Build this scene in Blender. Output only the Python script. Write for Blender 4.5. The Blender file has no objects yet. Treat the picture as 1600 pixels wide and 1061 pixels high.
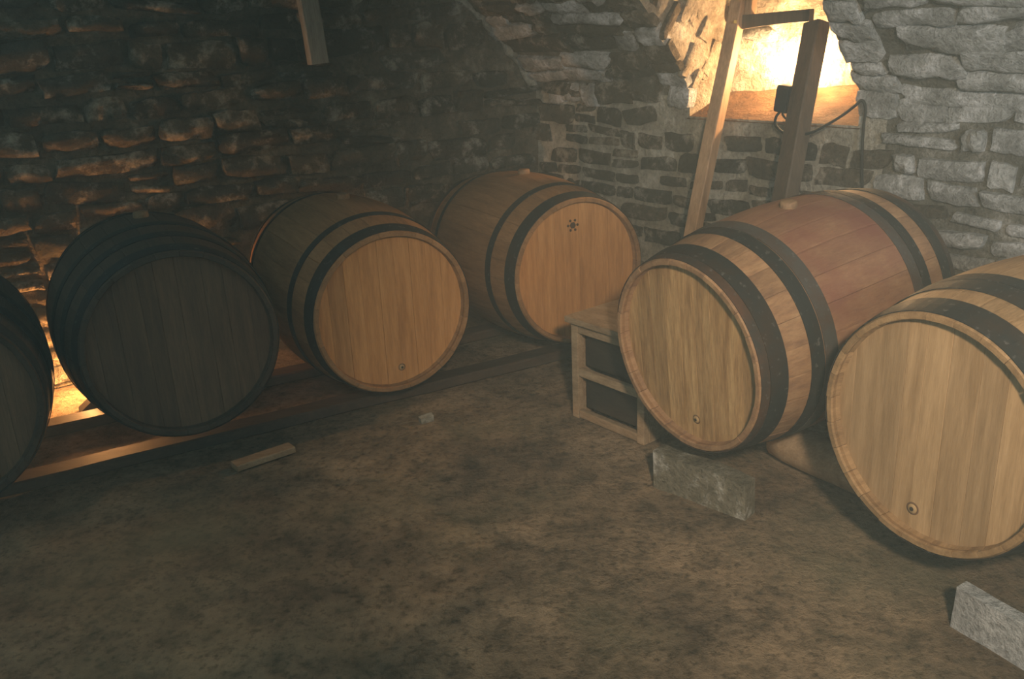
import bpy, math, random
from mathutils import Vector, Matrix, noise

# ------------------------------------------------------------------ camera, world, lights
SC = bpy.context.scene
COL = SC.collection
CAM_H = 1.36
PITCH, ROLL, FPX = 0.3391, -0.04579, 1400.0


def V(*a):
    return Vector(a)


cp, sp = math.cos(PITCH), math.sin(PITCH)
fwd, rgt0, up0 = V(0, cp, -sp), V(1, 0, 0), V(0, sp, cp)
rgt = rgt0 * math.cos(ROLL) + up0 * math.sin(ROLL)
upv = -rgt0 * math.sin(ROLL) + up0 * math.cos(ROLL)
cd = bpy.data.cameras.new('camera')
cd.sensor_width = 36.0
cd.lens = FPX / 1600.0 * 36.0
cd.clip_start = 0.02
cam = bpy.data.objects.new('camera', cd)
COL.objects.link(cam)
M = Matrix((rgt, upv, -fwd)).transposed().to_4x4()
M.translation = V(0, 0, CAM_H)
cam.matrix_world = M
SC.camera = cam

world = bpy.data.worlds.new('ambient_fill')
SC.world = world
world.use_nodes = True
bg = world.node_tree.nodes['Background']
bg.inputs['Color'].default_value = (0.68, 1.0, 0.98, 1)
bg.inputs['Strength'].default_value = 0.38  # even teal ambient light, added to lift the blacks


def spot(name, loc, target, energy, color, size, blend, radius):
    l = bpy.data.lights.new(name, 'SPOT')
    l.energy = energy
    l.color = color
    l.spot_size = math.radians(size)
    l.spot_blend = blend
    l.shadow_soft_size = radius
    o = bpy.data.objects.new(name, l)
    COL.objects.link(o)
    o.location = loc
    o.rotation_euler = (V(*target) - V(*loc)).to_track_quat('-Z', 'Y').to_euler()
    return o


# the cellar's electric lamp behind the photographer
spot('ceiling_spotlight', (0.30, -0.45, 1.90), (0.84, 2.55, 0.45), 395, (1.0, 0.80, 0.58), 58, 1.0, 0.10)
# cool daylight falling in from the stair door on the right, behind the photographer
spot('stair_door_daylight', (1.55, -0.30, 1.45), (1.75, 3.0, 1.30), 190, (0.80, 0.92, 1.0), 62, 1.0, 0.25)

SC.cycles.max_bounces = 8
SC.cycles.diffuse_bounces = 3
vs = SC.view_settings
vs.view_transform = 'Standard'
vs.look = 'None'
vs.gamma = 1.0
vs.exposure = 0.0
vs.use_curve_mapping = False

# ------------------------------------------------------------------ layout
RNG = random.Random(7)
dL = V(.86, .51, 0).normalized()
nL = V(-dL.y, dL.x, 0)          # points out of the room through the left wall
cL = 4.002
dR = V(.637, -.771, 0).normalized()
nR = V(-dR.y, dR.x, 0)          # points out of the room through the right wall
cR = 3.17
det = nL.x * nR.y - nL.y * nR.x
CORNER = V((cL * nR.y - cR * nL.y) / det, (nL.x * cR - nR.x * cL) / det, 0)
Z0, RV, PH0 = 1.06, 2.4, math.radians(36)


def vault(v):
    """profile of the right wall at arc length v from the floor -> (overhang, z, lean angle)"""
    if v <= Z0:
        return 0.0, v, 0.0
    ph = PH0 + (v - Z0) / RV
    return RV * (math.cos(PH0) - math.cos(ph)), Z0 + RV * (math.sin(ph) - math.sin(PH0)), ph


def pR(s, v, out=0.0):
    o, z, ph = vault(v)
    n = -nR * math.cos(ph) - V(0, 0, 1) * math.sin(ph)     # towards the room
    return CORNER + dR * s - nR * o + V(0, 0, z) + n * out, n, (-nR * math.sin(ph) + V(0, 0, 1) * math.cos(ph))


def pL(s, z, out=0.0):
    return CORNER - dL * s + V(0, 0, z) - nL * out


def px(x, y):
    return rgt * ((x - 800) / FPX) - upv * ((y - 530.5) / FPX) + fwd


def on_floor(x, y, z=0.0):
    d = px(x, y)
    return V(0, 0, CAM_H) + d * ((z - CAM_H) / d.z)


def on_right(x, y, off):
    d = px(x, y)
    return V(0, 0, CAM_H) + d * ((cR + off) / d.dot(nR))


def on_left(x, y, off):
    d = px(x, y)
    return V(0, 0, CAM_H) + d * ((cL + off) / d.dot(nL))


# ------------------------------------------------------------------ materials
def nodes_of(name, rough=0.8, spec=0.3, metal=0.0):
    m = bpy.data.materials.new(name)
    m.use_nodes = True
    nt = m.node_tree
    b = nt.nodes['Principled BSDF']
    b.inputs['Roughness'].default_value = rough
    b.inputs['Specular IOR Level'].default_value = spec
    b.inputs['Metallic'].default_value = metal
    return m, nt, b


def N(nt, t, **kw):
    n = nt.nodes.new(t)
    for k, v in kw.items():
        if k in n.inputs:
            n.inputs[k].default_value = v
        else:
            setattr(n, k, v)
    return n


def ramp(nt, src, stops, interp='LINEAR'):
    r = nt.nodes.new('ShaderNodeValToRGB')
    r.color_ramp.interpolation = interp
    el = r.color_ramp.elements
    while len(el) < len(stops):
        el.new(0.5)
    for e, (p, c) in zip(el, stops):
        e.position = p
        e.color = (*c, 1) if len(c) == 3 else c
    nt.links.new(src, r.inputs['Fac'])
    return r.outputs['Color']


def mixc(nt, fac, a, b, mode='MIX'):
    m = nt.nodes.new('ShaderNodeMix')
    m.data_type = 'RGBA'
    m.blend_type = mode
    for sock, val in ((m.inputs[0], fac), (m.inputs[6], a), (m.inputs[7], b)):
        if isinstance(val, bpy.types.NodeSocket):
            nt.links.new(val, sock)
        elif isinstance(val, (int, float)):
            sock.default_value = val
        else:
            sock.default_value = (*val, 1)
    return m.outputs[2]


def bump(nt, b, src, strength, dist):
    n = N(nt, 'ShaderNodeBump')
    n.inputs['Strength'].default_value = strength
    n.inputs['Distance'].default_value = dist
    nt.links.new(src, n.inputs['Height'])
    nt.links.new(n.outputs['Normal'], b.inputs['Normal'])


def coords(nt, kind='Object', scale=(1, 1, 1), rand=True):
    tc = N(nt, 'ShaderNodeTexCoord')
    mp = N(nt, 'ShaderNodeMapping')
    nt.links.new(tc.outputs[kind], mp.inputs['Vector'])
    mp.inputs['Scale'].default_value = scale
    if rand:
        oi = N(nt, 'ShaderNodeObjectInfo')
        mu = N(nt, 'ShaderNodeVectorMath', operation='SCALE')
        mu.inputs[0].default_value = (17.3, 9.1, 23.7)
        nt.links.new(oi.outputs['Random'], mu.inputs['Scale'])
        nt.links.new(mu.outputs[0], mp.inputs['Location'])
        return mp.outputs['Vector'], oi.outputs['Random']
    return mp.outputs['Vector'], None


def wood(name, dark, mid, light, scale=(14, 1.6, 14), rough=0.62, vary=0.35, stain=None, streak=0.5, worldpos=False):
    m, nt, b = nodes_of(name, rough, 0.25)
    vec, rnd = coords(nt, 'Object', scale)
    n1 = N(nt, 'ShaderNodeTexNoise', Scale=3.0, Detail=6.0, Roughness=0.62)
    nt.links.new(vec, n1.inputs['Vector'])
    c = ramp(nt, n1.outputs['Fac'], [(0.28, dark), (0.5, mid), (0.72, light)])
    vec2, _ = coords(nt, 'Object', tuple(q * 3.2 for q in scale))
    n2 = N(nt, 'ShaderNodeTexNoise', Scale=5.0, Detail=4.0, Roughness=0.7)
    nt.links.new(vec2, n2.inputs['Vector'])
    g = ramp(nt, n2.outputs['Fac'], [(0.35, (1 - streak * 0.55,) * 3), (0.6, (1, 1, 1))])
    c = mixc(nt, 1.0, c, g, 'MULTIPLY')
    t = ramp(nt, rnd, [(0.0, (1 - vary,) * 3), (0.5, (1 - vary * .35, 1 - vary * .4, 1 - vary * .45)), (1.0, (1, 1, 1))])
    c = mixc(nt, 1.0, c, t, 'MULTIPLY')
    if stain:
        geo = N(nt, 'ShaderNodeTexNoise', Scale=3.5, Detail=5.0, Roughness=0.6)
        tcw = N(nt, 'ShaderNodeNewGeometry')
        nt.links.new(tcw.outputs['Position'], geo.inputs['Vector'])
        f = ramp(nt, geo.outputs['Fac'], [(0.36, (0.15,) * 3), (0.62, (1, 1, 1))])
        tco = N(nt, 'ShaderNodeTexCoord')
        sx = N(nt, 'ShaderNodeSeparateXYZ')
        nt.links.new(tco.outputs['Object'], sx.inputs[0])
        k = ramp(nt, sx.outputs['Y'], [(0.20, (0, 0, 0)), (0.29, (1, 1, 1)), (0.60, (1, 1, 1)), (0.69, (.1, .1, .1))])
        f = mixc(nt, 1.0, f, k, 'MULTIPLY')
        c = mixc(nt, f, c, stain)
    nt.links.new(c, b.inputs['Base Color'])
    bump(nt, b, n2.outputs['Fac'], 0.25, 0.004)
    return m


M_HEAD_PALE = wood('pale_new_oak', (.30, .188, .09), (.415, .27, .14), (.51, .34, .185), scale=(15, 15, 1.3), vary=0.28, streak=0.22)
M_HEAD_MID = wood('weathered_oak', (.28, .15, .06), (.47, .285, .128), (.60, .395, .19), scale=(15, 15, 1.3), vary=0.34, streak=0.6)
M_HEAD_WARM = wood('warm_oak', (.38, .175, .058), (.51, .25, .088), (.60, .31, .12), scale=(15, 15, 1.3), vary=0.22, streak=0.3)
M_HEAD_DARK = wood('dark_brown_oak', (.125, .066, .038), (.18, .098, .055), (.235, .13, .072), scale=(15, 15, 1.3), vary=0.3, streak=0.4)  # darker brown than the other heads
M_STAVE_OAK = wood('oak_staves', (.22, .13, .06), (.33, .205, .10), (.42, .27, .14), scale=(14, 1.4, 14), vary=0.3, streak=0.45)
M_STAVE_WARM = wood('warm_oak_staves', (.21, .11, .048), (.30, .16, .07), (.37, .205, .095), scale=(14, 1.4, 14), vary=0.25, streak=0.4)
M_STAVE_WINE = wood('wine_stained_staves', (.22, .12, .07), (.33, .19, .10), (.42, .26, .14), scale=(10, 2.2, 10),
                    vary=0.22, streak=0.4, stain=(.185, .072, .048))
M_STAVE_DARK = wood('dark_brown_staves', (.05, .033, .023), (.075, .048, .032), (.10, .064, .042), scale=(14, 1.4, 14), vary=0.3)  # much darker brown than the other staves
M_BUNG = wood('bung_wood', (.16, .09, .05), (.25, .15, .08), (.33, .20, .10), vary=.2)
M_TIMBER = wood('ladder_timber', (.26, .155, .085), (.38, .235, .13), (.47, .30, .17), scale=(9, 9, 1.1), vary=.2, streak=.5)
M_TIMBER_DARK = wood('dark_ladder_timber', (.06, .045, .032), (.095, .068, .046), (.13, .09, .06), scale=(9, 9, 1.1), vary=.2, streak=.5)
M_RAIL = wood('rail_timber', (.05, .035, .024), (.08, .054, .036), (.12, .08, .052), scale=(1.4, 9, 9), vary=.2, streak=.5)
M_CRATE = wood('cabinet_wood', (.24, .165, .10), (.33, .235, .145), (.42, .31, .20), scale=(3, 10, 10), vary=.25, streak=.5)
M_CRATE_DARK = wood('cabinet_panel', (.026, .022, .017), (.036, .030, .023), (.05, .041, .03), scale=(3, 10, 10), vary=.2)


def hoop_mat(name, base, rust, amount):
    m, nt, b = nodes_of(name, 0.5, 0.2, 0.2)
    vec, rnd = coords(nt, 'Object', (1, 1, 1))
    n1 = N(nt, 'ShaderNodeTexNoise', Scale=9.0, Detail=7.0, Roughness=0.7)
    nt.links.new(vec, n1.inputs['Vector'])
    f = ramp(nt, n1.outputs['Fac'], [(0.55 - amount * .2, (0, 0, 0)), (0.72, (1, 1, 1))])
    c = mixc(nt, f, base, rust)
    n2 = N(nt, 'ShaderNodeTexNoise', Scale=60.0, Detail=3.0)
    nt.links.new(vec, n2.inputs['Vector'])
    sc = ramp(nt, n2.outputs['Fac'], [(0.62, (0, 0, 0)), (0.75, (1, 1, 1))])
    c = mixc(nt, sc, c, (.11, .105, .10))
    nt.links.new(c, b.inputs['Base Color'])
    r = ramp(nt, n1.outputs['Fac'], [(0.3, (.55,) * 3), (0.7, (.8,) * 3)])
    nt.links.new(r, b.inputs['Roughness'])
    bump(nt, b, n2.outputs['Fac'], 0.15, 0.002)
    return m


M_HOOP = hoop_mat('dark_iron_hoop', (.022, .024, .024), (.04, .026, .018), 0.4)
M_HOOP_RUST = hoop_mat('rusted_iron_hoop', (.035, .032, .029), (.10, .048, .027), 0.9)
M_HOOP_GREY = hoop_mat('scuffed_grey_hoop', (.065, .062, .058), (.075, .046, .033), 0.5)


def stone_mat(name, dark, mid, light, lime, lime_amt, vary, lscale=9.0):
    m, nt, b = nodes_of(name, 0.92, 0.15)
    vec, rnd = coords(nt, 'Object', (1, 1, 1))
    geo = N(nt, 'ShaderNodeNewGeometry')
    n1 = N(nt, 'ShaderNodeTexNoise', Scale=9.0, Detail=7.0, Roughness=0.65)
    nt.links.new(geo.outputs['Position'], n1.inputs['Vector'])
    c = ramp(nt, n1.outputs['Fac'], [(0.3, dark), (0.5, mid), (0.7, light)])
    t = ramp(nt, rnd, [(0.0, (1 - vary,) * 3), (1.0, (1, 1, 1))])
    c = mixc(nt, 1.0, c, t, 'MULTIPLY')
    n2 = N(nt, 'ShaderNodeTexNoise', Scale=lscale, Detail=8.0, Roughness=0.72)
    nt.links.new(geo.outputs['Position'], n2.inputs['Vector'])
    f = ramp(nt, n2.outputs['Fac'], [(0.60 - lime_amt * .28, (0, 0, 0)), (0.72 - lime_amt * .24, (1, 1, 1))])
    c = mixc(nt, f, c, lime)
    n3 = N(nt, 'ShaderNodeTexNoise', Scale=55.0, Detail=6.0, Roughness=0.7)
    nt.links.new(geo.outputs['Position'], n3.inputs['Vector'])
    sp_ = ramp(nt, n3.outputs['Fac'], [(0.32, (.55,) * 3), (0.55, (1, 1, 1))])
    c = mixc(nt, 1.0, c, sp_, 'MULTIPLY')
    nt.links.new(c, b.inputs['Base Color'])
    add = N(nt, 'ShaderNodeMath', operation='MULTIPLY_ADD')
    nt.links.new(n1.outputs['Fac'], add.inputs[0])
    add.inputs[1].default_value = 1.6
    nt.links.new(n3.outputs['Fac'], add.inputs[2])
    bump(nt, b, add.outputs[0], 0.85, 0.03)
    return m


M_STONE_DARK = stone_mat('dark_rubble_stone', (.05, .046, .036), (.095, .084, .064), (.17, .152, .118), (.38, .355, .30), 0.26, .5)
M_STONE_LIME = stone_mat('limewashed_stone', (.26, .26, .245), (.43, .43, .41), (.56, .56, .54), (.64, .64, .63), 0.4, .35)
M_STONE_BROWN = stone_mat('brown_rubble_stone', (.07, .056, .04), (.13, .104, .072), (.22, .18, .13), (.38, .335, .265), 0.3, .5)
M_MORTAR = stone_mat('lime_mortar', (.22, .20, .16), (.37, .34, .275), (.52, .485, .40), (.54, .52, .45), 0.25, .0)
M_MORTAR_DARK = stone_mat('dark_mortar', (.08, .075, .06), (.15, .138, .11), (.24, .225, .185), (.36, .34, .30), 0.2, .0)  # darker mortar for the joints on the vault and near end
M_MORTAR_EARTH = stone_mat('earthy_mortar', (.07, .058, .042), (.13, .105, .075), (.21, .17, .12), (.28, .24, .18), 0.15, .0)
M_PLASTER = stone_mat('niche_plaster', (.16, .125, .085), (.36, .305, .23), (.52, .46, .37), (.60, .55, .46), 0.2, .0)
M_SILL = stone_mat('niche_sill_earth', (.07, .036, .017), (.14, .074, .034), (.21, .12, .06), (.25, .16, .09), 0.0, .0)
M_BLOCK = stone_mat('mossy_stone_block', (.13, .115, .08), (.23, .205, .15), (.36, .33, .26), (.55, .53, .49), 0.2, .0)
M_BLOCK_PALE = stone_mat('pale_stone_block', (.40, .40, .40), (.50, .50, .50), (.58, .58, .58), (.62, .62, .62), 0.4, .0)


def floor_mat():
    m, nt, b = nodes_of('packed_earth', 0.88, 0.2)
    geo = N(nt, 'ShaderNodeNewGeometry')
    big = N(nt, 'ShaderNodeTexNoise', Scale=2.1, Detail=7.0, Roughness=0.62)
    mid = N(nt, 'ShaderNodeTexNoise', Scale=11.0, Detail=8.0, Roughness=0.72)
    fine = N(nt, 'ShaderNodeTexNoise', Scale=48.0, Detail=6.0, Roughness=0.7)
    for n in (big, mid, fine):
        nt.links.new(geo.outputs['Position'], n.inputs['Vector'])
    c = ramp(nt, big.outputs['Fac'], [(0.32, (.13, .10, .07)), (0.5, (.25, .185, .122)), (0.66, (.38, .275, .18))])
    t = ramp(nt, mid.outputs['Fac'], [(0.34, (.42, .43, .42)), (0.52, (.95, .94, .92)), (0.68, (1.25, 1.2, 1.14))])
    c = mixc(nt, 1.0, c, t, 'MULTIPLY')
    p = ramp(nt, fine.outputs['Fac'], [(0.33, (.4, .4, .38)), (0.5, (1, 1, 1))])
    c = mixc(nt, 1.0, c, p, 'MULTIPLY')
    moss = N(nt, 'ShaderNodeTexNoise', Scale=1.6, Detail=5.0)
    nt.links.new(geo.outputs['Position'], moss.inputs['Vector'])
    mf = ramp(nt, moss.outputs['Fac'], [(0.5, (0, 0, 0)), (0.68, (.55,) * 3)])
    c = mixc(nt, mf, c, (.15, .14, .085))
    nt.links.new(c, b.inputs['Base Color'])
    add = N(nt, 'ShaderNodeMath', operation='MULTIPLY_ADD')
    nt.links.new(mid.outputs['Fac'], add.inputs[0])
    add.inputs[1].default_value = 1.8
    nt.links.new(fine.outputs['Fac'], add.inputs[2])
    bump(nt, b, add.outputs[0], 0.7, 0.02)
    return m


M_FLOOR = floor_mat()


def plain(name, col, rough=0.6, metal=0.0):
    m, nt, b = nodes_of(name, rough, 0.3, metal)
    vec, rnd = coords(nt, 'Object', (1, 1, 1))
    n = N(nt, 'ShaderNodeTexNoise', Scale=25.0, Detail=4.0)
    nt.links.new(vec, n.inputs['Vector'])
    c = ramp(nt, n.outputs['Fac'], [(0.3, tuple(q * .75 for q in col)), (0.7, tuple(min(1, q * 1.2) for q in col))])
    nt.links.new(c, b.inputs['Base Color'])
    return m


M_BLACK = plain('black_plastic', (.012, .012, .012), 0.85)
M_BRAND = plain('burnt_brand', (.06, .032, .018), 0.9)
M_SCORCH = plain('scorched_wood', (.16, .092, .05), 0.8)
M_KNOT = plain('plug_wood', (.36, .24, .12), 0.7)
M_HOLE_SHADE = plain('hole_shade', (.03, .025, .02), 0.9)  # shade inside a hole, put into a flat dark colour
M_BRASS = plain('yellow_tag', (.45, .30, .05), 0.5)


def haze_mat():
    m = bpy.data.materials.new('black_lift_haze')
    m.use_nodes = True
    nt = m.node_tree
    nt.nodes.clear()
    e = N(nt, 'ShaderNodeVolumeScatter')  # scattering added only to raise the darkest tones
    e.inputs['Color'].default_value = (.86, 1.0, .97, 1)
    e.inputs['Density'].default_value = 0.035
    o = N(nt, 'ShaderNodeOutputMaterial')
    nt.links.new(e.outputs[0], o.inputs['Volume'])
    return m


def lamp_mat(name, col, strength):
    m = bpy.data.materials.new(name)
    m.use_nodes = True
    nt = m.node_tree
    nt.nodes.clear()
    e = N(nt, 'ShaderNodeEmission')
    e.inputs['Color'].default_value = (*col, 1)
    e.inputs['Strength'].default_value = strength
    o = N(nt, 'ShaderNodeOutputMaterial')
    nt.links.new(e.outputs[0], o.inputs['Surface'])
    return m


M_BULB = lamp_mat('warm_bulb', (1.0, 0.60, 0.27), 1350)
M_BULB_LOW = lamp_mat('warm_floor_bulb', (1.0, 0.45, 0.14), 950)


# ------------------------------------------------------------------ mesh helpers
def mesh(name, verts, faces, smooth=False):
    me = bpy.data.meshes.new(name)
    me.from_pydata([tuple(v) for v in verts], [], faces)
    me.validate()
    import bmesh
    bm = bmesh.new()
    bm.from_mesh(me)
    bmesh.ops.recalc_face_normals(bm, faces=bm.faces)
    bm.to_mesh(me)
    bm.free()
    if smooth:
        for p in me.polygons:
            p.use_smooth = True
    return me


def obj(name, me, mat=None, parent=None, loc=None, rot=None, scale=None, mw=None):
    o = bpy.data.objects.new(name, me)
    COL.objects.link(o)
    if mat is not None and me is not None:
        if len(me.materials) == 0:
            me.materials.append(mat)
        elif me.materials[0] is not mat:
            o.material_slots[0].link = 'OBJECT'
            o.material_slots[0].material = mat
    if parent:
        o.parent = parent
    if mw is not None:
        o.matrix_local = mw
    if loc is not None:
        o.location = loc
    if rot is not None:
        o.rotation_euler = rot
    if scale is not None:
        o.scale = scale
    return o


def tag(o, label, cat=None, group=None, kind=None):
    o['label'] = label
    if cat:
        o['category'] = cat
    if group:
        o['group'] = group
    if kind:
        o['kind'] = kind
    return o


def empty(name, loc, rot=(0, 0, 0), scale=1.0):
    o = bpy.data.objects.new(name, None)
    COL.objects.link(o)
    o.empty_display_size = 0.1
    o.location = loc
    o.rotation_euler = rot
    o.scale = (scale,) * 3
    return o


def box_me(name, x0, x1, y0, y1, z0, z1, bev=0.004, wob=0.0, seed=0):
    """a box with chamfered edges, in its own coordinates"""
    import bmesh
    bm = bmesh.new()
    bmesh.ops.create_cube(bm, size=1.0)
    for v in bm.verts:
        v.co = V(x0 + (v.co.x + .5) * (x1 - x0), y0 + (v.co.y + .5) * (y1 - y0), z0 + (v.co.z + .5) * (z1 - z0))
    if wob:
        bmesh.ops.subdivide_edges(bm, edges=bm.edges[:], cuts=4, use_grid_fill=True)
        for v in bm.verts:
            v.co += noise.noise_vector(v.co * 9 + V(seed * 3.1, seed, 0)) * wob
    elif bev:
        bmesh.ops.bevel(bm, geom=bm.edges[:], offset=bev, segments=2, affect='EDGES', profile=0.6)
    me = bpy.data.meshes.new(name)
    bm.to_mesh(me)
    bm.free()
    return me


def frame_mat(o, ex, ey, ez):
    m = Matrix((ex, ey, ez)).transposed().to_4x4()
    m.translation = o
    return m


def beam_me(name, a, b, side, w, d, bev=0.004, cuts=10, wob=0.002, taper=1.0):
    """a squared timber from a to b; side = direction of its width"""
    ax = (b - a).normalized()
    sx = (side - ax * side.dot(ax)).normalized()
    sy = ax.cross(sx)
    L = (b - a).length
    prof = [(-w / 2 + bev, -d / 2), (w / 2 - bev, -d / 2), (w / 2, -d / 2 + bev), (w / 2, d / 2 - bev),
            (w / 2 - bev, d / 2), (-w / 2 + bev, d / 2), (-w / 2, d / 2 - bev), (-w / 2, -d / 2 + bev)]
    vs_, fs = [], []
    for i in range(cuts + 1):
        t = i / cuts
        k = 1 + (taper - 1) * t
        c = a + ax * (L * t)
        for (p, q) in prof:
            u = c + sx * (p * k) + sy * (q * k)
            u = u + noise.noise_vector(u * 4.0) * wob
            vs_.append(u)
    n = 8
    for i in range(cuts):
        for j in range(n):
            fs.append((i * n + j, i * n + (j + 1) % n, (i + 1) * n + (j + 1) % n, (i + 1) * n + j))
    fs.append(tuple(range(n - 1, -1, -1)))
    fs.append(tuple(cuts * n + j for j in range(n)))
    return mesh(name, vs_, fs)


def tube_me(name, pts, r, n=8, cap=True):
    vs_, fs = [], []
    m = len(pts)
    prev = None
    for i, p in enumerate(pts):
        t = (pts[min(i + 1, m - 1)] - pts[max(i - 1, 0)]).normalized()
        a = prev if prev is not None else V(0.31, 0.2, 0.93)
        x = (a - t * a.dot(t)).normalized()
        prev = x
        y = t.cross(x)
        rr = r[i] if isinstance(r, (list, tuple)) else r
        for k in range(n):
            an = 2 * math.pi * k / n
            vs_.append(p + x * (rr * math.cos(an)) + y * (rr * math.sin(an)))
    for i in range(m - 1):
        for k in range(n):
            fs.append((i * n + k, i * n + (k + 1) % n, (i + 1) * n + (k + 1) % n, (i + 1) * n + k))
    if cap:
        fs.append(tuple(range(n - 1, -1, -1)))
        fs.append(tuple((m - 1) * n + k for k in range(n)))
    return mesh(name, vs_, fs, True)


def lathe_me(name, prof, n=24, smooth=True):
    """revolve (radius, height) pairs about local z"""
    vs_, fs = [], []
    for (r, z) in prof:
        for k in range(n):
            a = 2 * math.pi * k / n
            vs_.append(V(r * math.cos(a), r * math.sin(a), z))
    for i in range(len(prof) - 1):
        for k in range(n):
            fs.append((i * n + k, i * n + (k + 1) % n, (i + 1) * n + (k + 1) % n, (i + 1) * n + k))
    fs.append(tuple(range(n - 1, -1, -1)))
    fs.append(tuple((len(prof) - 1) * n + k for k in range(n)))
    return mesh(name, vs_, fs, smooth)


# ------------------------------------------------------------------ floor
def build_floor():
    x0, x1, y0, y1, st = -4.2, 3.6, -1.6, 6.2, 0.055
    nx, ny = int((x1 - x0) / st), int((y1 - y0) / st)
    vs_, fs = [], []
    for j in range(ny + 1):
        for i in range(nx + 1):
            p = V(x0 + i * st, y0 + j * st, 0)
            z = noise.fractal(p * 1.3, 1.0, 2.0, 3) * 0.010 + noise.fractal(p * 6.0 + V(5, 3, 0), 1.0, 2.0, 3) * 0.005
            vs_.append(V(p.x, p.y, z - 0.006))
    for j in range(ny):
        for i in range(nx):
            a = j * (nx + 1) + i
            fs.append((a, a + 1, a + nx + 2, a + nx + 1))
    o = obj('floor', mesh('floor', vs_, fs, True), M_FLOOR)
    tag(o, 'dark packed earth cellar floor with lighter worn patches', kind='structure')


build_floor()

# ------------------------------------------------------------------ stones
TEMPL = []


def stone_template(seed):
    nx, ny = 6, 4
    vs_, fs = [], []
    off = V(seed * 7.7, seed * 3.3, seed)
    rx = [RNG.uniform(-.06, .06) for _ in range(4)]
    tz = (RNG.uniform(-.22, .22), RNG.uniform(-.25, .25))
    cut = [RNG.choice((0, 0, .06, .12, .2)) for _ in range(4)]
    for j in range(ny):
        for i in range(nx):
            u, v = i / (nx - 1) * 2 - 1, j / (ny - 1) * 2 - 1
            x, y = u * .5, v * .5
            if i in (0, nx - 1) and j in (0, ny - 1):        # knocked-off corners
                k = cut[(i > 0) + 2 * (j > 0)]
                x *= 1 - k * .55
                y *= 1 - k
            x += rx[0] * v
            y += rx[1] * u + rx[2] * (u * u - .5)
            nz = noise.noise_vector(V(u * 1.9, v * 1.4, 0) + off)
            x += nz.x * .055
            y += nz.y * .10
            inner = 0 < i < nx - 1 and 0 < j < ny - 1
            z = (1.0 if inner else .72) + tz[0] * u + tz[1] * v + nz.z * .55 + RNG.uniform(-.1, .1)
            vs_.append(V(x, y, z))
    ring = [i for i in range(nx)] + [j * nx + nx - 1 for j in range(1, ny)] + \
           [(ny - 1) * nx + i for i in range(nx - 2, -1, -1)] + [j * nx for j in range(ny - 2, 0, -1)]
    b0 = len(vs_)
    for q in ring:
        p = vs_[q]
        vs_.append(V(p.x * 1.05, p.y * 1.09, -0.8))
    for j in range(ny - 1):
        for i in range(nx - 1):
            a = j * nx + i
            fs.append((a, a + 1, a + nx + 1, a + nx))
    nf = len(fs)
    m = len(ring)
    for q in range(m):
        fs.append((ring[(q + 1) % m], ring[q], b0 + q, b0 + (q + 1) % m))
    me = bpy.data.meshes.new('stone')
    me.from_pydata([tuple(v) for v in vs_], [], fs)
    for k, p in enumerate(me.polygons):
        p.use_smooth = k < nf
    return me


for k in range(26):
    t_ = stone_template(k)
    TEMPL.append(t_)
TEMPL_M = {}


def stone(parent, P, ex, ey, en, w, h, d, mat, name='stone'):
    k = RNG.randrange(len(TEMPL))
    key = (k, mat.name)
    if key not in TEMPL_M:
        me = TEMPL[k].copy()
        me.materials.append(mat)
        TEMPL_M[key] = me
    o = bpy.data.objects.new(name, TEMPL_M[key])
    COL.objects.link(o)
    o.parent = parent
    a = RNG.gauss(0, .05)
    ex2 = ex * math.cos(a) + ey * math.sin(a)
    ey2 = en.cross(ex2)
    fl = RNG.choice((-1, 1))
    mw = frame_mat(P, ex2 * w * fl, ey2 * h * fl, en * d)
    o.matrix_world = mw
    return o


def courses(s0, s1, v0, v1, hs, ws):
    v = v0
    while v < v1:
        h = RNG.uniform(*hs)
        s = s0 - RNG.uniform(0, ws[1])
        while s < s1:
            w = RNG.uniform(*ws) * (1.25 if RNG.random() < .18 else 1.0)
            hh = h
            if RNG.random() < .12 and h > .085:      # two thin stones instead of one
                yield s + w / 2, v + h * .26, w, h * .5
                yield s + w / 2, v + h * .76, w, h * .46
            else:
                yield s + w / 2, v + h / 2 + .014 * math.sin(s * 3.1 + v * 5) + RNG.uniform(-.01, .01), w, hh * RNG.uniform(.82, 1.1)
            s += w
        v += h


def in_view(P, mx=170, my=120):
    d = P - V(0, 0, CAM_H)
    z = d.dot(fwd)
    if z < .2:
        return False
    x, y = 800 + FPX * d.dot(rgt) / z, 530.5 - FPX * d.dot(upv) / z
    return -mx < x < 1600 + mx and -my < y < 1061


# ------------------------------------------------------------------ right wall with its vault and niche
S_L, S_R = 1.0, 1.79          # niche opening along the wall
V_SILL, V_TOP = 0.945, 1.95   # along the wall's profile
NICHE_D1, NICHE_D2 = 0.22, 0.62


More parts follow.
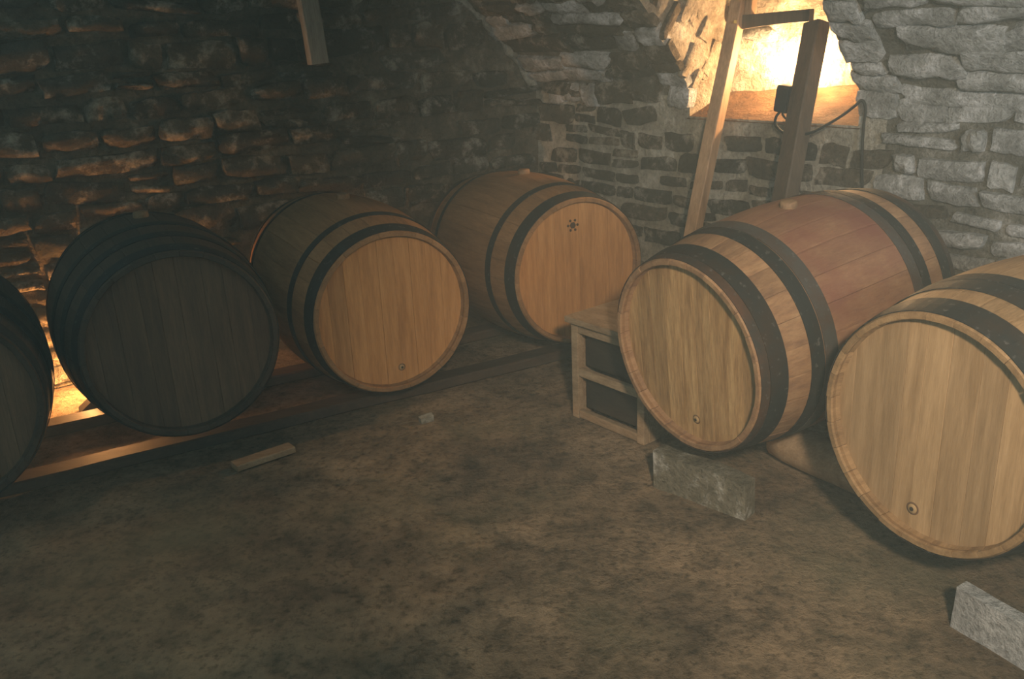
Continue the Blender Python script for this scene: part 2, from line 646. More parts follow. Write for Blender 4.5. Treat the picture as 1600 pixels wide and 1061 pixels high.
def build_right_wall():
    ss = sorted(set([-0.5 + i * .1 for i in range(43)] + [S_L, S_R]))
    vv = sorted(set([i * .09 for i in range(11)] + [V_SILL, Z0 - .03, Z0 + .03, V_TOP] + [Z0 + .1 + i * .1 for i in range(26)]))
    vs_, fs = [], []
    for v in vv:
        for s in ss:
            P, n, t = pR(s, v)
            edge = (abs(s - S_L) < .02 or abs(s - S_R) < .02) or abs(v - V_SILL) < .01
            k = 0.0 if edge else noise.fractal(V(s * 5, v * 5, 3), 1, 2, 3) * .012
            vs_.append(P + n * k)
    m = len(ss)
    for j in range(len(vv) - 1):
        for i in range(m - 1):
            sc_, vc = (ss[i] + ss[i + 1]) / 2, (vv[j] + vv[j + 1]) / 2
            if S_L < sc_ < S_R and V_SILL < vc < V_TOP:
                continue
            a = j * m + i
            fs.append((a, a + 1, a + m + 1, a + m))
    me = mesh('wall_right', vs_, fs, True)
    me.materials.append(M_MORTAR)
    me.materials.append(M_MORTAR_DARK)
    for p in me.polygons:
        rel = p.center - CORNER
        if rel.z > 1.02 or rel.dot(dR) > 1.88:
            p.material_index = 1
    w = obj('wall_right', me)
    tag(w, 'rubble stone side wall curving into a limewashed vault over the barrels', kind='structure')
    cnt = 0
    lo = list(courses(.02, 3.15, .30, 1.02, (.058, .11), (.085, .24))) + list(courses(.0, 3.2, 1.03, 2.5, (.05, .105), (.16, .46)))
    for s, v, ww, hh in lo:
        if S_L - ww * .42 < s < S_R + ww * .42 and V_SILL - hh * .4 < v < V_TOP:
            continue
        P, n, t = pR(s, v)
        if P.dot(nL) > cL - .04 or not in_view(P, 150, 60):
            continue
        if RNG.random() < .04:
            continue
        if v < (.52 if s < .55 else .36) and s < 1.6:
            continue
        if v > V_SILL - hh * .4:
            lo_, hi_ = s - ww / 2, s + ww / 2
            if s > S_R and lo_ < S_R + .15:
                lo_ = S_R + .15
            if s < S_L and hi_ > S_L - .15:
                hi_ = S_L - .15
            if hi_ - lo_ < .06:
                continue
            s, ww = (lo_ + hi_) / 2, hi_ - lo_
            P, n, t = pR(s, v)
        if v > 1.0:
            mat = M_STONE_LIME if (s > 1.1 or RNG.random() < .25) else RNG.choice((M_STONE_DARK, M_STONE_DARK, M_STONE_BROWN, M_STONE_LIME))
            g = .004
            d = RNG.uniform(.016, .036)
        elif s > 1.9:
            mat = RNG.choice((M_STONE_LIME, M_STONE_LIME, M_STONE_LIME, M_STONE_BROWN))
            g = .024
            d = RNG.uniform(.018, .04)
        else:
            mat = RNG.choice((M_STONE_DARK, M_STONE_DARK, M_STONE_BROWN))
            g = .022
            d = RNG.uniform(.008, .02)
        stone(w, P, dR, t, n, max(.05, ww - g), max(.035, hh - g), d, mat)
        cnt += 1
    # jamb stones along both edges of the niche
    v = V_SILL + .03
    while v < 1.9:
        h = RNG.uniform(.055, .11)
        for e, sg in ((S_L, -1), (S_R, 1)):
            wj = RNG.uniform(.11, .17)
            P, n, t = pR(e + sg * (wj / 2 - RNG.uniform(-.012, .018)), v + h / 2)
            stone(w, P, dR, t, n, wj, h - .01, RNG.uniform(.014, .03), M_STONE_LIME if sg > 0 else RNG.choice((M_STONE_BROWN, M_STONE_LIME)))
        v += h
    return w, cnt


WALL_R, n1 = build_right_wall()


def build_niche():
    """splayed recess in the vault: left reveal, oblique back, sloping sill, right reveal, head"""
    def q(s, d, z):
        return CORNER + dR * s + nR * d + V(0, 0, z)

    def patch(name, mat, a, b, c, d, label, nu=14, nv=14, amp=.012):
        vs_, fs = [], []
        nrm = (b - a).cross(d - a).normalized()
        for j in range(nv + 1):
            for i in range(nu + 1):
                u, v = i / nu, j / nv
                p = a * (1 - u) * (1 - v) + b * u * (1 - v) + c * u * v + d * (1 - u) * v
                e = 0 if i in (0, nu) or j in (0, nv) else 1
                vs_.append(p + nrm * (noise.fractal(p * 7, 1, 2, 4) * amp * e))
        for j in range(nv):
            for i in range(nu):
                k = j * (nu + 1) + i
                fs.append((k, k + 1, k + nu + 2, k + nu + 1))
        o = obj(name, mesh(name, vs_, fs, True), mat, WALL_R)
        o['label'] = label
        return o
    z0 = V_SILL
    zb = 1.03
    # reveals follow the vault's overhang, so their front edges lean towards the room
    def reveal(name, s, s2, dep, label, mat):
        vs_, fs = [], []
        nv, nu = 18, 12
        for j in range(nv + 1):
            v = z0 + (V_TOP - z0) * j / nv
            o, z, ph = vault(v)
            for i in range(nu + 1):
                u = i / nu
                d = -o * (1 - u) + dep * u
                p = q(s + (s2 - s) * u, d, z)
                e = 0 if i in (0, nu) else 1
                vs_.append(p + dR * noise.fractal(p * 8, 1, 2, 4) * .016 * e)
        for j in range(nv):
            for i in range(nu):
                k = j * (nu + 1) + i
                fs.append((k, k + 1, k + nu + 2, k + nu + 1))
        o = obj(name, mesh(name, vs_, fs, True), mat, WALL_R)
        o['label'] = label
    oT, zT, _ = vault(V_TOP)
    reveal('niche_reveal', S_L, S_L + .02, NICHE_D1, 'rough lamplit reveal of the niche', M_PLASTER)
    reveal('niche_reveal', S_R, S_R - .02, NICHE_D2, 'rough inner reveal of the niche', M_PLASTER)
    patch('niche_back', M_PLASTER, q(S_L + .02, NICHE_D1, z0 - .06), q(S_R - .02, NICHE_D2, z0 - .06), q(S_R - .02, NICHE_D2, zT + .02),
          q(S_L + .02, NICHE_D1, zT + .02), 'rough plastered back of the niche', 18, 18, .03)
    patch('niche_sill', M_SILL, q(S_L - .01, -.01, z0 - .01), q(S_R + .01, -.01, z0 - .01), q(S_R, NICHE_D2, zb + .04), q(S_L, NICHE_D1, zb),
          'sloping earthy sill of the niche', 16, 10, .012)
    patch('niche_head', M_PLASTER, q(S_L, -oT - .02, zT), q(S_R, -oT - .02, zT), q(S_R, NICHE_D2, zT), q(S_L, NICHE_D1, zT), 'rough head of the niche')
    # rough stones showing in the reveal and the back
    for k in range(11):
        v = RNG.uniform(z0 + .12, 1.75)
        o, z, ph = vault(v)
        d = RNG.uniform(-o + .05, NICHE_D1 - .05)
        P = q(S_L + .012, d, z)
        stone(WALL_R, P, (nR * .55 + V(0, 0, .83)).normalized(), (nR * .83 - V(0, 0, .55)).normalized() * -1, dR, RNG.uniform(.09, .17), RNG.uniform(.03, .06), RNG.uniform(.008, .016),
              RNG.choice((M_PLASTER, M_STONE_BROWN)), 'reveal_stone')
    bd = (q(S_R - .02, NICHE_D2, 0) - q(S_L + .02, NICHE_D1, 0)).normalized()
    bn = V(0, 0, 1).cross(bd) * -1
    if bn.dot(nR) > 0:
        bn = -bn
    for k in range(7):
        u, z = RNG.uniform(.02, .16), RNG.uniform(1.08, 1.6)
        P = q(S_L + .02, NICHE_D1, 0).lerp(q(S_R - .02, NICHE_D2, 0), u) + V(0, 0, z)
        stone(WALL_R, P, bd, bn.cross(bd), bn, RNG.uniform(.10, .2), RNG.uniform(.05, .10), RNG.uniform(.012, .03), RNG.choice((M_PLASTER, M_PLASTER, M_STONE_LIME)), 'niche_stone')
    return q


NQ = build_niche()


# ------------------------------------------------------------------ left (end) wall
def build_left_wall():
    vs_, fs = [], []
    ns, nz = 46, 26
    for j in range(nz + 1):
        for i in range(ns + 1):
            s, z = -1.2 + i * .11, j * .095
            vs_.append(pL(s, z, noise.fractal(V(s * 5, z * 5, 9), 1, 2, 3) * .018))
    for j in range(nz):
        for i in range(ns):
            a = j * (ns + 1) + i
            fs.append((a, a + 1, a + ns + 2, a + ns + 1))
    w = obj('wall_left', mesh('wall_left', vs_, fs, True), M_MORTAR_EARTH)
    tag(w, 'dim rubble stone end wall behind the row of barrels', kind='structure')
    cnt = 0
    for s, z, ww, hh in courses(.03, 2.9, .0, 1.78, (.075, .13), (.13, .34)):
        o = 0.0
        if z > Z0:
            sn = math.sin(PH0) + (z - Z0) / RV
            o = RV * (math.cos(PH0) - math.sqrt(max(0, 1 - sn * sn)))
        if s < o + .05:
            continue
        P = pL(s, z)
        if not in_view(P, 140, 50):
            continue
        if z < .50 and s < 1.75:
            continue
        if RNG.random() < .05:
            continue
        mat = RNG.choice((M_STONE_DARK, M_STONE_BROWN, M_STONE_BROWN)) if s > .9 else RNG.choice((M_STONE_DARK, M_STONE_DARK, M_STONE_BROWN, M_STONE_BROWN))
        stone(w, P, -dL, V(0, 0, 1), -nL, ww - .022, hh - .02, RNG.uniform(.025, .06), mat)
        cnt += 1
    # pale lime fillet where the vault meets the end wall
    pts = []
    for i in range(15):
        v = Z0 - .02 + i * .05
        P, n, t = pR(0, v)
        o, z, ph = vault(v)
        pts.append(pL(o * 1.0 + .015, z, .004) + noise.noise_vector(V(i * .9, 2, 1)) * .012)
    f = obj('mortar_fillet', tube_me('mortar_fillet', pts, [.02 + .012 * math.sin(i * 1.7) for i in range(15)], 8), M_MORTAR, w)
    return w, cnt


WALL_L, n2 = build_left_wall()

# pale timber stub set upright in the end wall
a_, b_ = on_left(497, 100, -.085), on_left(470, -60, -.085)
o_ = obj('timber_post', beam_me('timber_post', a_, b_, -dL, .085, .05, .006, 10, .004), wood('greyed_timber', (.22, .19, .15), (.32, .28, .225), (.40, .36, .29), scale=(9, 9, 1.2), vary=.1))
tag(o_, 'pale greyed timber stub set upright against the dim end wall', 'timber')

# ------------------------------------------------------------------ barrels
BL_, RH, RB = 0.88, 0.297, 0.350
NST = 26
HEAD_T = 0.034


def rad(t):
    u = 2 * t / BL_ - 1
    return RH + (RB - RH) * (1 - u * u)


def stave_me():
    ts = [0, .006, .02, HEAD_T, .05] + [.05 + (BL_ - .10) * i / 12 for i in range(1, 12)] + [BL_ - .05, BL_ - HEAD_T, BL_ - .02, BL_ - .006, BL_]
    half = math.pi / NST
    vs_, fs = [], []
    for t in ts:
        r = rad(t)
        e = min(t, BL_ - t)
        ro = r - (.003 if e < .001 else 0)
        th = .016 if e < .001 else (.020 if e < .03 else .027)
        ri = r - th
        g = .0004
        row = []
        for k, dr in ((-1, .0007), (-.86, 0), (0, 0), (.86, 0), (1, .0007)):
            a = half * k - math.copysign(g / r, k) * (abs(k) == 1)
            row.append(((ro - dr), a))
        for k in (1, 0, -1):
            row.append((ri, half * k * .985))
        for rr, a in row:
            vs_.append(V(rr * math.sin(a), t, rr * math.cos(a)))
    n = 8
    for i in range(len(ts) - 1):
        for j in range(n):
            fs.append((i * n + j, i * n + (j + 1) % n, (i + 1) * n + (j + 1) % n, (i + 1) * n + j))
    fs.append(tuple(range(n - 1, -1, -1)))
    fs.append(tuple((len(ts) - 1) * n + j for j in range(n)))
    return mesh('stave', vs_, fs)


STAVE = stave_me()
STAVE_M = {}
HEAD_R = rad(HEAD_T) - .0215


def board_me(x0, x1, y, depth):
    g = .00025
    x0, x1 = x0 + g, x1 - g
    K = 7
    xs = [x0 + (x1 - x0) * i / K for i in range(K + 1)]
    top = [(x, math.sqrt(max(1e-6, HEAD_R ** 2 - x * x))) for x in xs]
    out = top + [(x, -z) for x, z in reversed(top)]
    ch = .0006
    cx = (x0 + x1) / 2
    vs_ = [V(x, y + ch, z) for x, z in out] + \
          [V(cx + (x - cx) * (1 - 2 * ch / (x1 - x0)), y, z * (1 - ch / max(.05, abs(z)))) for x, z in out] + \
          [V(x, y + depth, z) for x, z in out]
    n = len(out)
    fs = [tuple(n + i for i in range(n)), tuple(2 * n + i for i in range(n - 1, -1, -1))]
    for i in range(n):
        j = (i + 1) % n
        fs.append((i, j, n + j, n + i))
        fs.append((i, j, 2 * n + j, 2 * n + i))
    return mesh('head_board', vs_, fs)


BOARD_CUTS = [[-1, -.80, -.58, -.37, -.13, .08, .30, .51, .72, 1], [-1, -.84, -.60, -.34, -.16, .06, .33, .55, .80, 1]]
BOARDS = [[board_me(c[i] * HEAD_R * .9999, c[i + 1] * HEAD_R * .9999, HEAD_T, .02) for i in range(len(c) - 1)] for c in BOARD_CUTS]


def hoop_me(t0, t1, th=.0022, lift=.0008):
    n = 72
    vs_, fs = [], []
    prof = [(t0, lift), (t0, lift + th), ((t0 + t1) / 2, lift + th + .0006), (t1, lift + th), (t1, lift)]
    for (t, e) in prof:
        r = rad(t) + e
        for k in range(n):
            a = 2 * math.pi * k / n
            vs_.append(V(r * math.sin(a), t, r * math.cos(a)))
    m = len(prof)
    for i in range(m):
        for k in range(n):
            i2 = (i + 1) % m
            fs.append((i * n + k, i * n + (k + 1) % n, i2 * n + (k + 1) % n, i2 * n + k))
    me = mesh('hoop', vs_, fs)
    return me


HOOPS = {}


def hoop(t0, t1, mat, parent):
    key = (round(t0, 4), round(t1, 4), mat.name)
    if key not in HOOPS:
        me = hoop_me(t0, t1)
        me.materials.append(mat)
        HOOPS[key] = me
    return obj('hoop', HOOPS[key], None, parent, loc=(0, 0, RB))


def disc_y(name, r, y0, y1, n=20):
    return lathe_me(name, [(r * .92, y0), (r, y0 + (y1 - y0) * .3), (r, y1)], n, False)


def rear_head_me():
    n = 48
    y0, y1 = BL_ - HEAD_T - .02, BL_ - HEAD_T
    vs_ = [V(HEAD_R * math.sin(2 * math.pi * k / n), y, HEAD_R * math.cos(2 * math.pi * k / n)) for y in (y0, y1) for k in range(n)]
    fs = [tuple(range(n)), tuple(range(2 * n - 1, n - 1, -1))] + [(k, (k + 1) % n, n + (k + 1) % n, n + k) for k in range(n)]
    return mesh('rear_head', vs_, fs)


REAR = rear_head_me()


def barrel(head, yaw, tilt, label, group, m_stave, m_head, hoops, cuts=0, scale=1.0, bung=0.0, plug=None, mark=None, end_stave=None):
    ax = V(math.sin(yaw) * math.cos(tilt), math.cos(yaw) * math.cos(tilt), math.sin(tilt))
    rot = Matrix.Rotation(-yaw, 4, 'Z') @ Matrix.Rotation(tilt, 4, 'X')
    loc = V(*head) - (rot @ V(0, 0, RB)) * scale
    root = empty('wine_barrel', loc, rot.to_euler(), scale)
    tag(root, label, 'barrel', group)
    if m_stave.name not in STAVE_M:
        me = STAVE.copy()
        me.materials.append(m_stave)
        STAVE_M[m_stave.name] = me
    for k in range(NST):
        a = 2 * math.pi * k / NST
        o = obj('stave', STAVE_M[m_stave.name], None, root)
        o.matrix_local = Matrix.Translation((0, 0, RB)) @ Matrix.Rotation(a, 4, 'Y') @ Matrix.Translation((0, RNG.uniform(-.0015, .0015), RNG.uniform(-.0006, .0006)))
    for me in BOARDS[cuts]:
        o = obj('head_board', me, m_head, root, loc=(0, RNG.uniform(-.0008, .0008), RB))
    obj('rear_head', REAR, m_head, root, loc=(0, 0, RB))
    for (t0, t1, hm) in hoops:
        hoop(t0, t1, hm, root)
        hoop(BL_ - t1, BL_ - t0, hm, root)
    # bung on the bilge
    o = obj('bung', lathe_me('bung', [(.022, -.01), (.026, .002), (.025, .016), (.020, .019)], 18), M_BUNG, root)
    o.matrix_local = Matrix.Translation((0, 0, RB)) @ Matrix.Rotation(bung, 4, 'Y') @ Matrix.Translation((0, BL_ / 2, RB))
    if plug:
        x, z, r = plug
        fr = Matrix.Translation((x, HEAD_T + .001, RB + z)) @ Matrix.Rotation(math.pi / 2, 4, 'X')
        o = obj('plug_ring', lathe_me('plug_ring', [(r, 0), (r, .0022), (r * .8, .0026), (r * .78, .001)], 20), M_SCORCH, root, mw=fr)
        o2 = obj('plug', lathe_me('plug', [(r * .74, 0), (r * .74, .004), (r * .66, .006)], 20), M_KNOT, root, mw=fr)
        obj('plug_hole_disc', lathe_me('plug_hole_disc', [(r * .32, 0), (r * .32, .0068), (r * .2, .007)], 14), M_HOLE_SHADE, o2)  # raised dark disc; the hole's shade is only its colour
    if mark:
        x, z, r = mark
        fr = Matrix.Translation((x, HEAD_T + .0008, RB + z)) @ Matrix.Rotation(math.pi / 2, 4, 'X')
        b0 = obj('brand_mark', lathe_me('brand_mark', [(r * .5, 0), (r * .5, .0018), (r * .35, .002)], 6, False), M_BRAND, root, mw=fr)
        for k in range(6):
            an = k * math.pi / 3
            pm = Matrix.Translation((math.cos(an) * r * .78, math.sin(an) * r * .78, 0))
            obj('brand_dot', lathe_me('brand_dot', [(r * .2, 0), (r * .2, .0018), (r * .12, .002)], 8, False), M_BRAND, b0, mw=pm)
    return root


H_RIGHT = [(.004, .030, M_HOOP_RUST), (.032, .088, M_HOOP), (.166, .212, M_HOOP), (.216, .262, M_HOOP_GREY)]
H_RIGHT6 = [(.004, .076, M_HOOP), (.140, .20, M_HOOP), (.205, .25, M_HOOP)]
H_LEFT = [(.005, .064, M_HOOP), (.158, .192, M_HOOP)]
H_FAR_LEFT = [(.006, .055, M_HOOP), (.13, .175, M_HOOP), (.27, .31, M_HOOP)]
SR = .965


def place(p, k=1.0):
    return (p[0] * k, p[1] * k, CAM_H + p[2] * k)


B5 = barrel(place((.497, 2.457, -.946), SR), 1.0048, .0963, 'oak barrel with wine-reddened belly resting beside the small cabinet', 'barrels in the cellar',
            M_STAVE_WINE, M_HEAD_MID, H_RIGHT, 0, SR, .05, (.012, -.215, .015), None)
B6 = barrel(place((.961, 1.895, -.956), SR), 1.0546, .0072, 'pale new-oak-headed barrel cut off by the right edge of the photo', 'barrels in the cellar',
            M_STAVE_OAK, M_HEAD_PALE, H_RIGHT6, 1, SR, .0, (-.035, -.222, .017))
B4 = barrel(place((.289, 3.487, -.954)), -.4752, -.0199, 'warm orange-lit barrel in the corner, left of the small cabinet', 'barrels in the cellar',
            M_STAVE_WARM, M_HEAD_WARM, H_LEFT, 1, 1, .0, None, (-.01, .185, .028))
B3 = barrel(place((-.412, 3.056, -.960)), -.5015, .0078, 'brown barrel in the middle of the row before the end wall', 'barrels in the cellar',
            M_STAVE_WARM, M_HEAD_WARM, H_LEFT, 0, 1, .0, (.02, -.22, .014))
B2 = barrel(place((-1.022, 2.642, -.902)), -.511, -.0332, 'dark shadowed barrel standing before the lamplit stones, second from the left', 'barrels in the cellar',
            M_STAVE_DARK, M_HEAD_DARK, H_FAR_LEFT, 1, 1, .0)
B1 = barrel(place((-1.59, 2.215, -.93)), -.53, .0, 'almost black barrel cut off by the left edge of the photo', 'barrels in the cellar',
            M_STAVE_DARK, M_HEAD_DARK, H_FAR_LEFT, 0, 1, .0)


# ------------------------------------------------------------------ rails, chocks and blocks under the barrels
def rail(name, a, b, w, h, mat, label, cat, side=None, z0=0.0):
    ax = (b - a).normalized()
    o = obj(name, beam_me(name, V(a.x, a.y, z0 + h / 2), V(b.x, b.y, z0 + h / 2), ax.cross(V(0, 0, 1)), w, h, .006, 24, .004), mat)
    return tag(o, label, cat)


axL = V(math.sin(-.49), math.cos(-.49), 0)
rowL = V(.88, .475, 0).normalized()


def rowpt(base, along, t):
    return V(*base, 0) + rowL * along + axL * t


fa, fb = rowpt((-1.022, 2.642), -1.3, .27), rowpt((-1.022, 2.642), 1.85, .27)
rail('support_rail', fa, fb,   .09, .042, M_RAIL, 'front timber rail on the floor under the left row of barrels', 'rail')
fa, fb = rowpt((-1.022, 2.642), -1.3, .70), rowpt((-1.022, 2.642), 1.75, .70)
rail('support_rail', fa, fb,   .09, .042, M_RAIL, 'rear timber rail under the left row, lit by the floor lamp', 'rail')


def wedge_me(name, L, w, h):
    vs_ = [V(-L / 2, -w / 2, 0), V(L / 2, -w / 2, 0), V(L / 2, w / 2, 0), V(-L / 2, w / 2, 0),
           V(L / 2, -w / 2, h), V(L / 2, w / 2, h), V(-L / 2, -w / 2, h * .12), V(-L / 2, w / 2, h * .12)]
    fs = [(0, 3, 2, 1), (0, 1, 4, 6), (3, 7, 5, 2), (1, 2, 5, 4), (0, 6, 7, 3), (6, 4, 5, 7)]
    return mesh(name, vs_, fs)


def chock(P, dirv, L, w, h, label, flip=1):
    o = obj('wooden_chock', wedge_me('wooden_chock', L, w, h), M_RAIL)
    o.location = P
    o.rotation_euler = (0, 0, math.atan2(dirv.y, dirv.x) + (math.pi if flip < 0 else 0))
    return tag(o, label, 'wedge')


pw = on_floor(146, 640)
chock(V(pw.x, pw.y, .0), rowL, .10, .07, .085, 'small dark wooden chock on the floor by the floor lamp')

# blocks under the right row
q0, q1 = on_floor(1020, 757), on_floor(1163, 812)
dB = (q1 - q0).normalized()
nB = V(-dB.y, dB.x, 0)
me_ = box_me('stone_block', 0, (q1 - q0).length, 0, .06, -.01, .112, 0, .010, 3)
o_ = obj('stone_block', me_, M_BLOCK)
o_.matrix_world = frame_mat(q0, dB, nB, V(0, 0, 1))
tag(o_, 'mossy grey stone block under the barrel beside the cabinet', 'block')
q0, q1 = on_floor(1486, 977), on_floor(1640, 1070)
dB = (q1 - q0).normalized()
nB = V(-dB.y, dB.x, 0)
me_ = box_me('stone_block', 0, .42, 0, .035, -.01, .106, 0, .006, 8)
o_ = obj('stone_block', me_, M_BLOCK_PALE)
o_.matrix_world = frame_mat(q0, dB, nB, V(0, 0, 1))
tag(o_, 'pale grey stone block under the pale-headed barrel', 'block')

# round log lying under the right row, grey stone behind it
la, lb = on_floor(1213, 712), on_floor(1335, 765)
pts = [V(la.x, la.y, .06) + (V(lb.x, lb.y, .06) - V(la.x, la.y, .06)) * (i / 8 * 1.6) for i in range(9)]
o_ = obj('timber_log', tube_me('timber_log', pts, [.054, .062, .064, .064, .063, .064, .065, .064, .062], 14), M_CRATE)
tag(o_, 'round timber log lying on the floor between the two right barrels', 'log')
P = on_floor(1266, 699)
o_ = obj('loose_stone', box_me('loose_stone', -.07, .07, -.04, .04, -.01, .07, 0, .018, 5), M_BLOCK)
o_.location = P
o_.rotation_euler = (0, 0, -.7)
tag(o_, 'rough grey loose stone behind the round timber log', 'stone')
# rear support of the right row
axR = V(math.sin(1.02), math.cos(1.02), 0)
a = V(.479, 2.371, 0) + axR * .70 - V(.60, -.8, 0) * .38
b = V(.479, 2.371, 0) + axR * .70 + V(.60, -.8, 0) * 1.15
rail('support_rail', a, b, .10, .10, M_RAIL, 'thick timber rail under the rear of the right barrels', 'rail')
# batten and chip on the floor
a, b = on_floor(368, 735), on_floor(457, 704)
o_ = obj('wooden_batten', beam_me('wooden_batten', V(a.x, a.y, .012), V(b.x, b.y, .012), V(.5, -.8, 0), .055, .022, .003, 8, .003), M_CRATE)
tag(o_, 'short wooden batten lying on the floor beneath the dark barrel', 'batten')
P = on_floor(667, 657)
o_ = obj('stone_chip', box_me('stone_chip', -.026, .026, -.014, .014, -.004, .020, 0, .010, 2), M_MORTAR)
o_.location = P
o_.rotation_euler = (0, 0, .5)
tag(o_, 'small pale stone chip on the floor before the middle barrel', 'stone')


# ------------------------------------------------------------------ small cabinet beside the barrel
def build_cabinet():
    bl, br = on_floor(895, 650), on_floor(1006, 697)
    d = (br - bl).normalized()
    n = V(-d.y, d.x, 0)       # to the rear
    W, D, H = (br - bl).length, .27, .385
    root = empty('small_cabinet', bl)
    root.rotation_euler = (0, 0, math.atan2(d.y, d.x))
    tag(root, 'small wooden cabinet with two dark recessed panels beside the barrels', 'cabinet')
    P = lambda nm, x0, x1, y0, y1, z0, z1, m, bev=.003: obj(nm, box_me(nm, x0, x1, y0, y1, z0, z1, bev), m, root)
    P('top_board', -.016, W + .012, -.016, D + .01, H - .022, H, M_CRATE)
    P('side_panel', 0, .018, .028, D, 0, H - .024, M_CRATE)
    P('side_panel', W - .018, W, .028, D, 0, H - .024, M_CRATE)
    P('stile', 0, .032, 0, .026, .0, H - .024, M_CRATE)
    P('stile', W - .032, W, 0, .026, .0, H - .024, M_CRATE)
    P('rail', .033, W - .033, .002, .024, H - .058, H - .024, M_CRATE)
    P('rail', .033, W - .033, .002, .024, .165, .195, M_CRATE)
    P('rail', .033, W - .033, .002, .024, .004, .034, M_CRATE)
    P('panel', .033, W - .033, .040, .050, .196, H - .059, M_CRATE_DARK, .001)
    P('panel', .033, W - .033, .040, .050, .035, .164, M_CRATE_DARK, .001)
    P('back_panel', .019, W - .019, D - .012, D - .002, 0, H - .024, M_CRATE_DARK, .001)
    return root


build_cabinet()


# ------------------------------------------------------------------ timber ladder leaning into the niche
def build_ladder():
    a1, b1 = on_right(1080, 375, -.19), on_right(1156, 0, .05)
    a2, b2 = on_right(1226, 310, -.19), on_right(1276, 36, .02)
    def ext(a, b, z):
        return a + (b - a) * ((z - a.z) / (b.z - a.z))
    f1, t1 = ext(a1, b1, 0.0), ext(a1, b1, 1.62)
    f2, t2 = ext(a2, b2, 0.0), b2
    root = empty('timber_ladder', (f1 + f2) / 2)
    inv = Matrix.Translation(-(f1 + f2) / 2)
    tag(root, 'leaning timber ladder with two posts before the lit niche', 'ladder')
    def add(nm, me, m):
        me.transform(inv)
        return obj(nm, me, m, root)
    view1 = V(.22, .97, 0)
    diag = V(.72, .69, 0)
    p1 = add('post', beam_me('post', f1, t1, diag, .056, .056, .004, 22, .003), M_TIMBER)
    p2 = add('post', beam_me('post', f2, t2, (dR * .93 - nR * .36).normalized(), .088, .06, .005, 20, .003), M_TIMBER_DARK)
    p2['label'] = 'dark post of the ladder'
    # curved rung
    r0, r1 = on_right(1163, 34, .05), on_right(1268, 27, .03)
    vs_, fs = [], []
    up = V(0, 0, 1)
    n_ = 12
    for i in range(n_ + 1):
        t = i / n_
        c = r0.lerp(r1, t)
        lo = -.028 + .014 * (1 - (1 - t) ** 2)
        hi = .030 - .004 * (1 - t)
        for (dz, dn) in ((lo, -.016), (hi, -.016), (hi, .016), (lo, .016)):
            vs_.append(c + up * dz + nR * dn)
    for i in range(n_):
        for j in range(4):
            fs.append((i * 4 + j, i * 4 + (j + 1) % 4, (i + 1) * 4 + (j + 1) % 4, (i + 1) * 4 + j))
    fs.append((3, 2, 1, 0))
    fs.append(tuple(n_ * 4 + j for j in range(4)))
    add('rung', mesh('rung', vs_, fs), M_TIMBER_DARK)
    # short brace rising from the rung's end
    c0, c1 = on_right(1172, 24, .055), on_right(1180, -60, .075)
    add('brace', beam_me('brace', c0, c1, dR, .032, .04, .003, 6, .002), M_TIMBER)
    tg = on_right(1146, 34, .0)
    e = add('tag_pin', box_me('tag_pin', tg.x - .006, tg.x + .006, tg.y - .03, tg.y - .024, tg.z - .006, tg.z + .006, .001), M_BRASS)
    e['label'] = 'small yellow pin'
    return f1, t1, f2, t2


LAD = build_ladder()

# junction box on the dark post, with its cables
P = on_right(1227, 154, -.065)
root = empty('junction_box', P)
tag(root, 'black junction box fixed to the dark ladder post', 'junction box')
ang = math.atan2(dR.y, dR.x)
b_ = obj('housing', box_me('housing', -.029, .029, -.024, .024, -.052, .050, .006), M_BLACK, root, rot=(0, .12, ang))
l_ = obj('lid', box_me('lid', -.026, .026, -.031, -.0245, -.047, .045, .004), M_BLACK, b_)


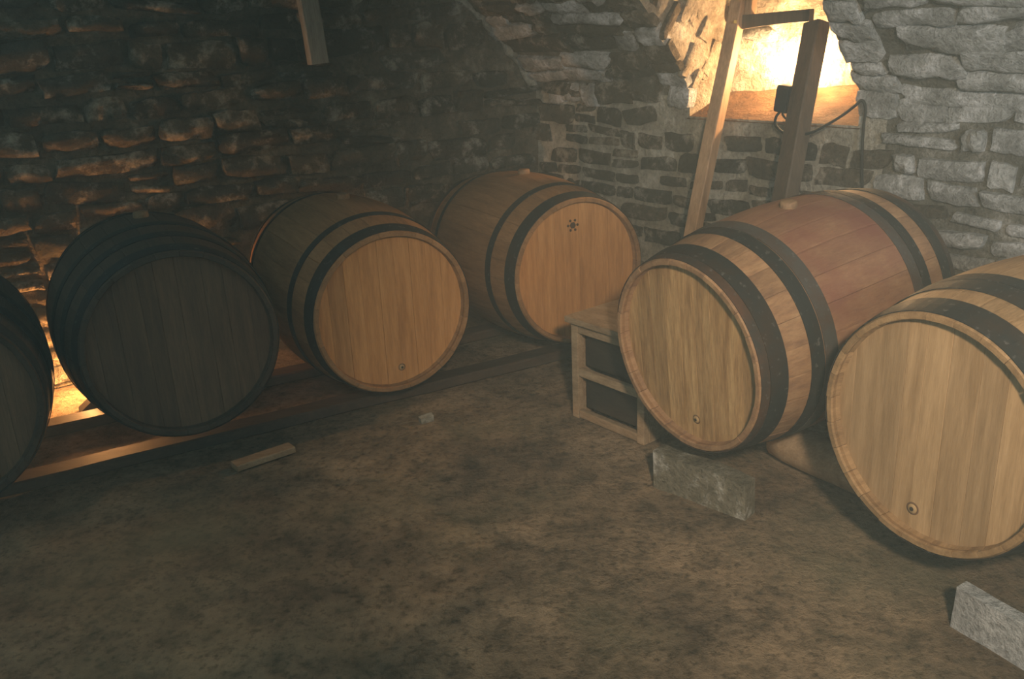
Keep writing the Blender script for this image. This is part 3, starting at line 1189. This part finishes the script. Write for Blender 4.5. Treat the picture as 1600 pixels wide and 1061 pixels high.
def smooth_pts(ps, n=10):
    out = []
    for i in range(len(ps) - 1):
        p0, p1, p2, p3 = ps[max(i - 1, 0)], ps[i], ps[i + 1], ps[min(i + 2, len(ps) - 1)]
        for k in range(n):
            t = k / n
            out.append(.5 * ((2 * p1) + (p2 - p0) * t + (2 * p0 - 5 * p1 + 4 * p2 - p3) * t * t + (3 * p1 - p0 - 3 * p2 + p3) * t ** 3))
    out.append(ps[-1])
    return out


cab = smooth_pts([on_right(x, y, o) for x, y, o in ((1222, 172, -.06), (1213, 182, -.06), (1212, 196, -.06), (1226, 208, -.07), (1245, 210, -.10), (1265, 208, -.12), (1290, 196, -.11),
                                                    (1315, 181, -.09), (1335, 166, -.07), (1346, 157, -.05), (1352, 168, -.045), (1349, 200, -.035), (1347, 245, -.035), (1347, 300, -.04), (1347, 380, -.04))])
o_ = obj('cable', tube_me('cable', cab, .0055, 8), M_BLACK)
tag(o_, 'black cable sagging from the junction box and down the stone wall', 'cable')
cab = smooth_pts([on_right(x, y, o) for x, y, o in ((1222, 172, -.06), (1224, 181, -.06), (1231, 186, -.055), (1240, 181, -.05))])
o_ = obj('cable', tube_me('cable', cab, .0045, 8), M_BLACK)
tag(o_, 'short black cable loop just under the junction box', 'cable')


# ------------------------------------------------------------------ lamps
def lamp(name, P, label, mat, r, up):
    root = empty(name, P)
    tag(root, label, 'lamp')
    q = up.to_track_quat('Z', 'Y').to_euler()
    obj('lamp_base', lathe_me('lamp_base', [(.045, -.10), (.045, -.085), (.022, -.075), (.020, -.04), (.024, -.038)], 18), M_BLACK, root, rot=q)
    obj('bulb', lathe_me('bulb', [(r * .45, -r * 1.35), (r * .75, -r * .8), (r, 0), (r * .8, r * .6), (r * .35, r * .93)], 14), mat, root, rot=q)
    return root


lamp('niche_lamp', on_right(1258, 100, .30), 'glowing bare lamp tucked inside the niche behind the ladder', M_BULB, .03, V(0, 0, 1))
P = on_left(146, 570, -.15)
lamp('floor_lamp', V(P.x, P.y, .115), 'glowing floor lamp behind the dark barrel at the end wall', M_BULB_LOW, .03, V(0, 0, 1))
# ------------------------------------------------------------------ thin haze added to lift the black tones
o_ = obj('haze', box_me('haze', -4.0, 3.4, -1.5, 6.0, -.3, 3.0, 0), haze_mat())
tag(o_, 'thin haze added to lift the black tones of the cellar', 'haze', kind='stuff')
